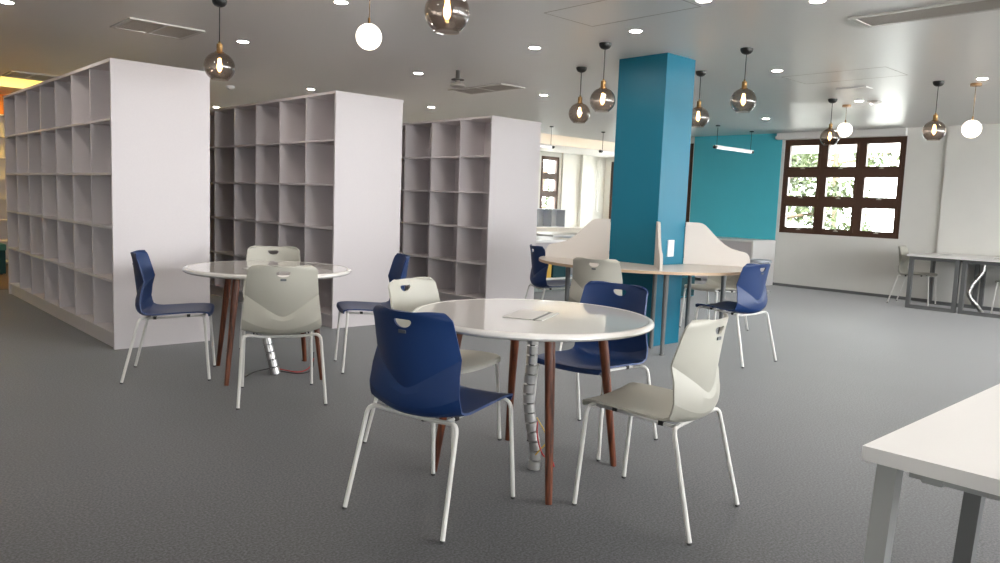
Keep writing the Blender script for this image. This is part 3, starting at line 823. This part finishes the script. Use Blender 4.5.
rbox(7.98, 8.265, 7.47, 7.80, .206, .50, .004).build('storage_box', 'tealfabric')
tag(bpy.data.objects['storage_box'], 'dark teal storage box on the low drawer unit', 'box')
rbox(8.27, 8.33, 7.47, 7.80, .206, .50, .003).build('ring_binder', 'skyblue')
tag(bpy.data.objects['ring_binder'], 'sky blue binder standing right of the dark teal box', 'binder')
yf = MB().prism([(7.86, .206), (7.95, .206), (7.965, .52), (7.93, .48), (7.89, .38)], 'y', 7.48, 7.60).bevel(.003).build('magazine_file', 'yellow')
tag(yf, 'yellow magazine file standing left of the dark teal box', 'magazine file')
fd2 = empty('far_desk', (9.7, 9.1, 0), label='second white desk farther back behind the counter desk', cat='desk')
rbox(-.55, .75, -.5, .5, .72, .75, .002).build('desktop', 'lamwhite', fd2)
for sx in (-.52, .70): rbox(sx - .012, sx + .012, -.48, .48, 0, .72, 0).build('side_panel', 'lamwhite', fd2)
rbox(-.5, .68, .1, .12, .2, .72, 0).build('modesty_panel', 'greycub', fd2)
lw = empty('low_cabinet', (14.3, 13.3, 0), label='white low cabinet run below the far window', cat='cabinet')
rbox(-2.2, 1.6, 0, .64, .03, .63, .002).build('body', 'lamwhite', lw); rbox(-2.22, 1.62, -.02, .65, .63, .66, .002).build('top', 'lamwhite', lw)
cb = empty('cubby_shelf', (14.0, 13.56, .66), label='grey blue cubby shelf on the cabinet below the far window', cat='shelf')
for k in range(4): rbox(-.65 + .5 * k - .01, -.65 + .5 * k + .01, 0, .3, 0, .46, 0).build('divider', 'greycub', cb)
rbox(-.66, .86, 0, .3, .44, .46, 0).build('top_panel', 'greycub', cb); rbox(-.66, .86, .29, .30, 0, .44, 0).build('back_panel', 'greycub', cb); rbox(-.66, .86, 0, .3, 0, .015, 0).build('shelf', 'greycub', cb)

# ------------------------------------------------------------------ outdoors
struct('ground', MB().box(-60, 80, -60, 80, -3.2, -3.0), 'ground')
def tree(x, y, h, r, n, label, base=-3.0):
    t = empty('tree', (x, y, base), label=label, cat='tree', group='trees outside the windows')
    rnd = random.Random(int(x * 31 + y * 17))
    tr = MB(); tr.tube(bez([(0, 0, 0), (.1, .05, h * .4), (-.05, .1, h * .75), (.1, 0, h * .95)], 5), .10, 8)
    br = []
    for k in range(9):
        a = rnd.uniform(0, 2 * pi); z = h * rnd.uniform(.4, .85); L = r * rnd.uniform(.6, 1)
        e = Vector((cos(a) * L, sin(a) * L, z + rnd.uniform(.1, .7))); br.append((Vector((0, .05, z)), e))
        tr.tube([(0, .05, z), (e.x * .5, e.y * .5, z + .15), e], [.05, .035, .012], 6)
    tr.build('trunk', 'bark', t)
    m = MB()
    for i in range(n):
        s, e = rnd.choice(br); c = s.lerp(e, rnd.uniform(.3, 1.1)) + Vector([rnd.gauss(0, .28) for _ in range(3)])
        d = Vector([rnd.gauss(0, 1) for _ in range(3)]).normalized(); w = d.cross(Vector([rnd.gauss(0, 1) for _ in range(3)])).normalized()
        L = rnd.uniform(.14, .28); b = w * L * .22; k = d.cross(w) * L * .06
        v = [m.bm.verts.new(p) for p in (c - d * L * .5, c + b + k, c + d * L * .5, c - b + k)]
        m.bm.faces.new((v[0], v[1], v[2])); m.bm.faces.new((v[0], v[2], v[3]))
    m.build('foliage', 'leaf', t, False)
    return t
tree(19.0, 9.7, 6.8, 1.8, 4200, 'leafy tree outside the left panes of the large window')
tree(25.0, 11.0, 8.6, 2.0, 2400, 'leafy tree outside the middle panes of the large window')
tree(20.2, 19.6, 5.8, 2.0, 900, 'leafy tree outside the far window beside the last bookcase')

# ------------------------------------------------------------------ light
w = bpy.data.worlds.new('World'); SC.world = w; w.use_nodes = True
nt = w.node_tree; nt.nodes.clear()
wo = nt.nodes.new('ShaderNodeOutputWorld'); bg = nt.nodes.new('ShaderNodeBackground')
bg.inputs[0].default_value = (.97, .985, 1.0, 1); bg.inputs[1].default_value = 9.0
nt.links.new(bg.outputs[0], wo.inputs[0])
def portal(axis, pos, a0, a1, z0, z1, inward):
    L = bpy.data.lights.new('window_portal', 'AREA'); L.shape = 'RECTANGLE'; L.size = a1 - a0; L.size_y = z1 - z0
    L.cycles.is_portal = True
    o = bpy.data.objects.new('window_portal', L); COL.objects.link(o)
    c = (a0 + a1) / 2; zc = (z0 + z1) / 2
    o.location = (pos, c, zc) if axis == 'y' else (c, pos, zc)
    n = Vector((inward, 0, 0)) if axis == 'y' else Vector((0, inward, 0))
    o.rotation_euler = n.to_track_quat('-Z', 'Z').to_euler()
portal('y', XW + T, *W1, -1); portal('y', XW + T, *W2, -1); portal('y', XW + T, *W5, -1); portal('y', XW + T, *W6, -1); portal('x', YB + T, *W3, -1); portal('y', XE + T, *W4, -1)
for h in WF: portal('x', YF - T, *h, 1)
for h in WL: portal('y', XL - T, *h, 1)

sl = bpy.data.lights.new('sun', 'SUN'); sl.energy = 10; sl.angle = radians(2); sl.color = (1, .97, .92)
so = bpy.data.objects.new('sun', sl); COL.objects.link(so); so.location = (0, 0, 30)
so.rotation_euler = Vector((.5, 0, -.866)).to_track_quat('-Z', 'Y').to_euler()

# ------------------------------------------------------------------ camera
cam = bpy.data.cameras.new('camera'); co = bpy.data.objects.new('camera', cam); COL.objects.link(co)
f, pitch, roll, yaw = 768.27, .1032, .0382, .7497
fw = Vector((sin(yaw), cos(yaw), 0)); rt = Vector((cos(yaw), -sin(yaw), 0)); up = Vector((0, 0, 1))
f2 = cos(pitch) * fw - sin(pitch) * up; u2 = cos(pitch) * up + sin(pitch) * fw
r3 = cos(roll) * rt + sin(roll) * u2; u3 = cos(roll) * u2 - sin(roll) * rt
co.matrix_world = Matrix(((r3.x, u3.x, -f2.x, 0), (r3.y, u3.y, -f2.y, 0), (r3.z, u3.z, -f2.z, 1.25), (0, 0, 0, 1)))
cam.sensor_width = 36; cam.sensor_fit = 'HORIZONTAL'; cam.lens = f / 1000 * 36; cam.clip_start = .05; cam.clip_end = 300
SC.camera = co
SC.view_settings.view_transform = 'Standard'; SC.view_settings.look = 'None'
SC.view_settings.exposure = 1.08; SC.view_settings.gamma = 1; SC.view_settings.use_curve_mapping = False
SC.cycles.use_denoising = True
SC.cycles.max_bounces = 10; SC.cycles.diffuse_bounces = 6; SC.cycles.transparent_max_bounces = 16
SC.cycles.sample_clamp_indirect = 8
SC.cycles.caustics_reflective = False; SC.cycles.caustics_refractive = False
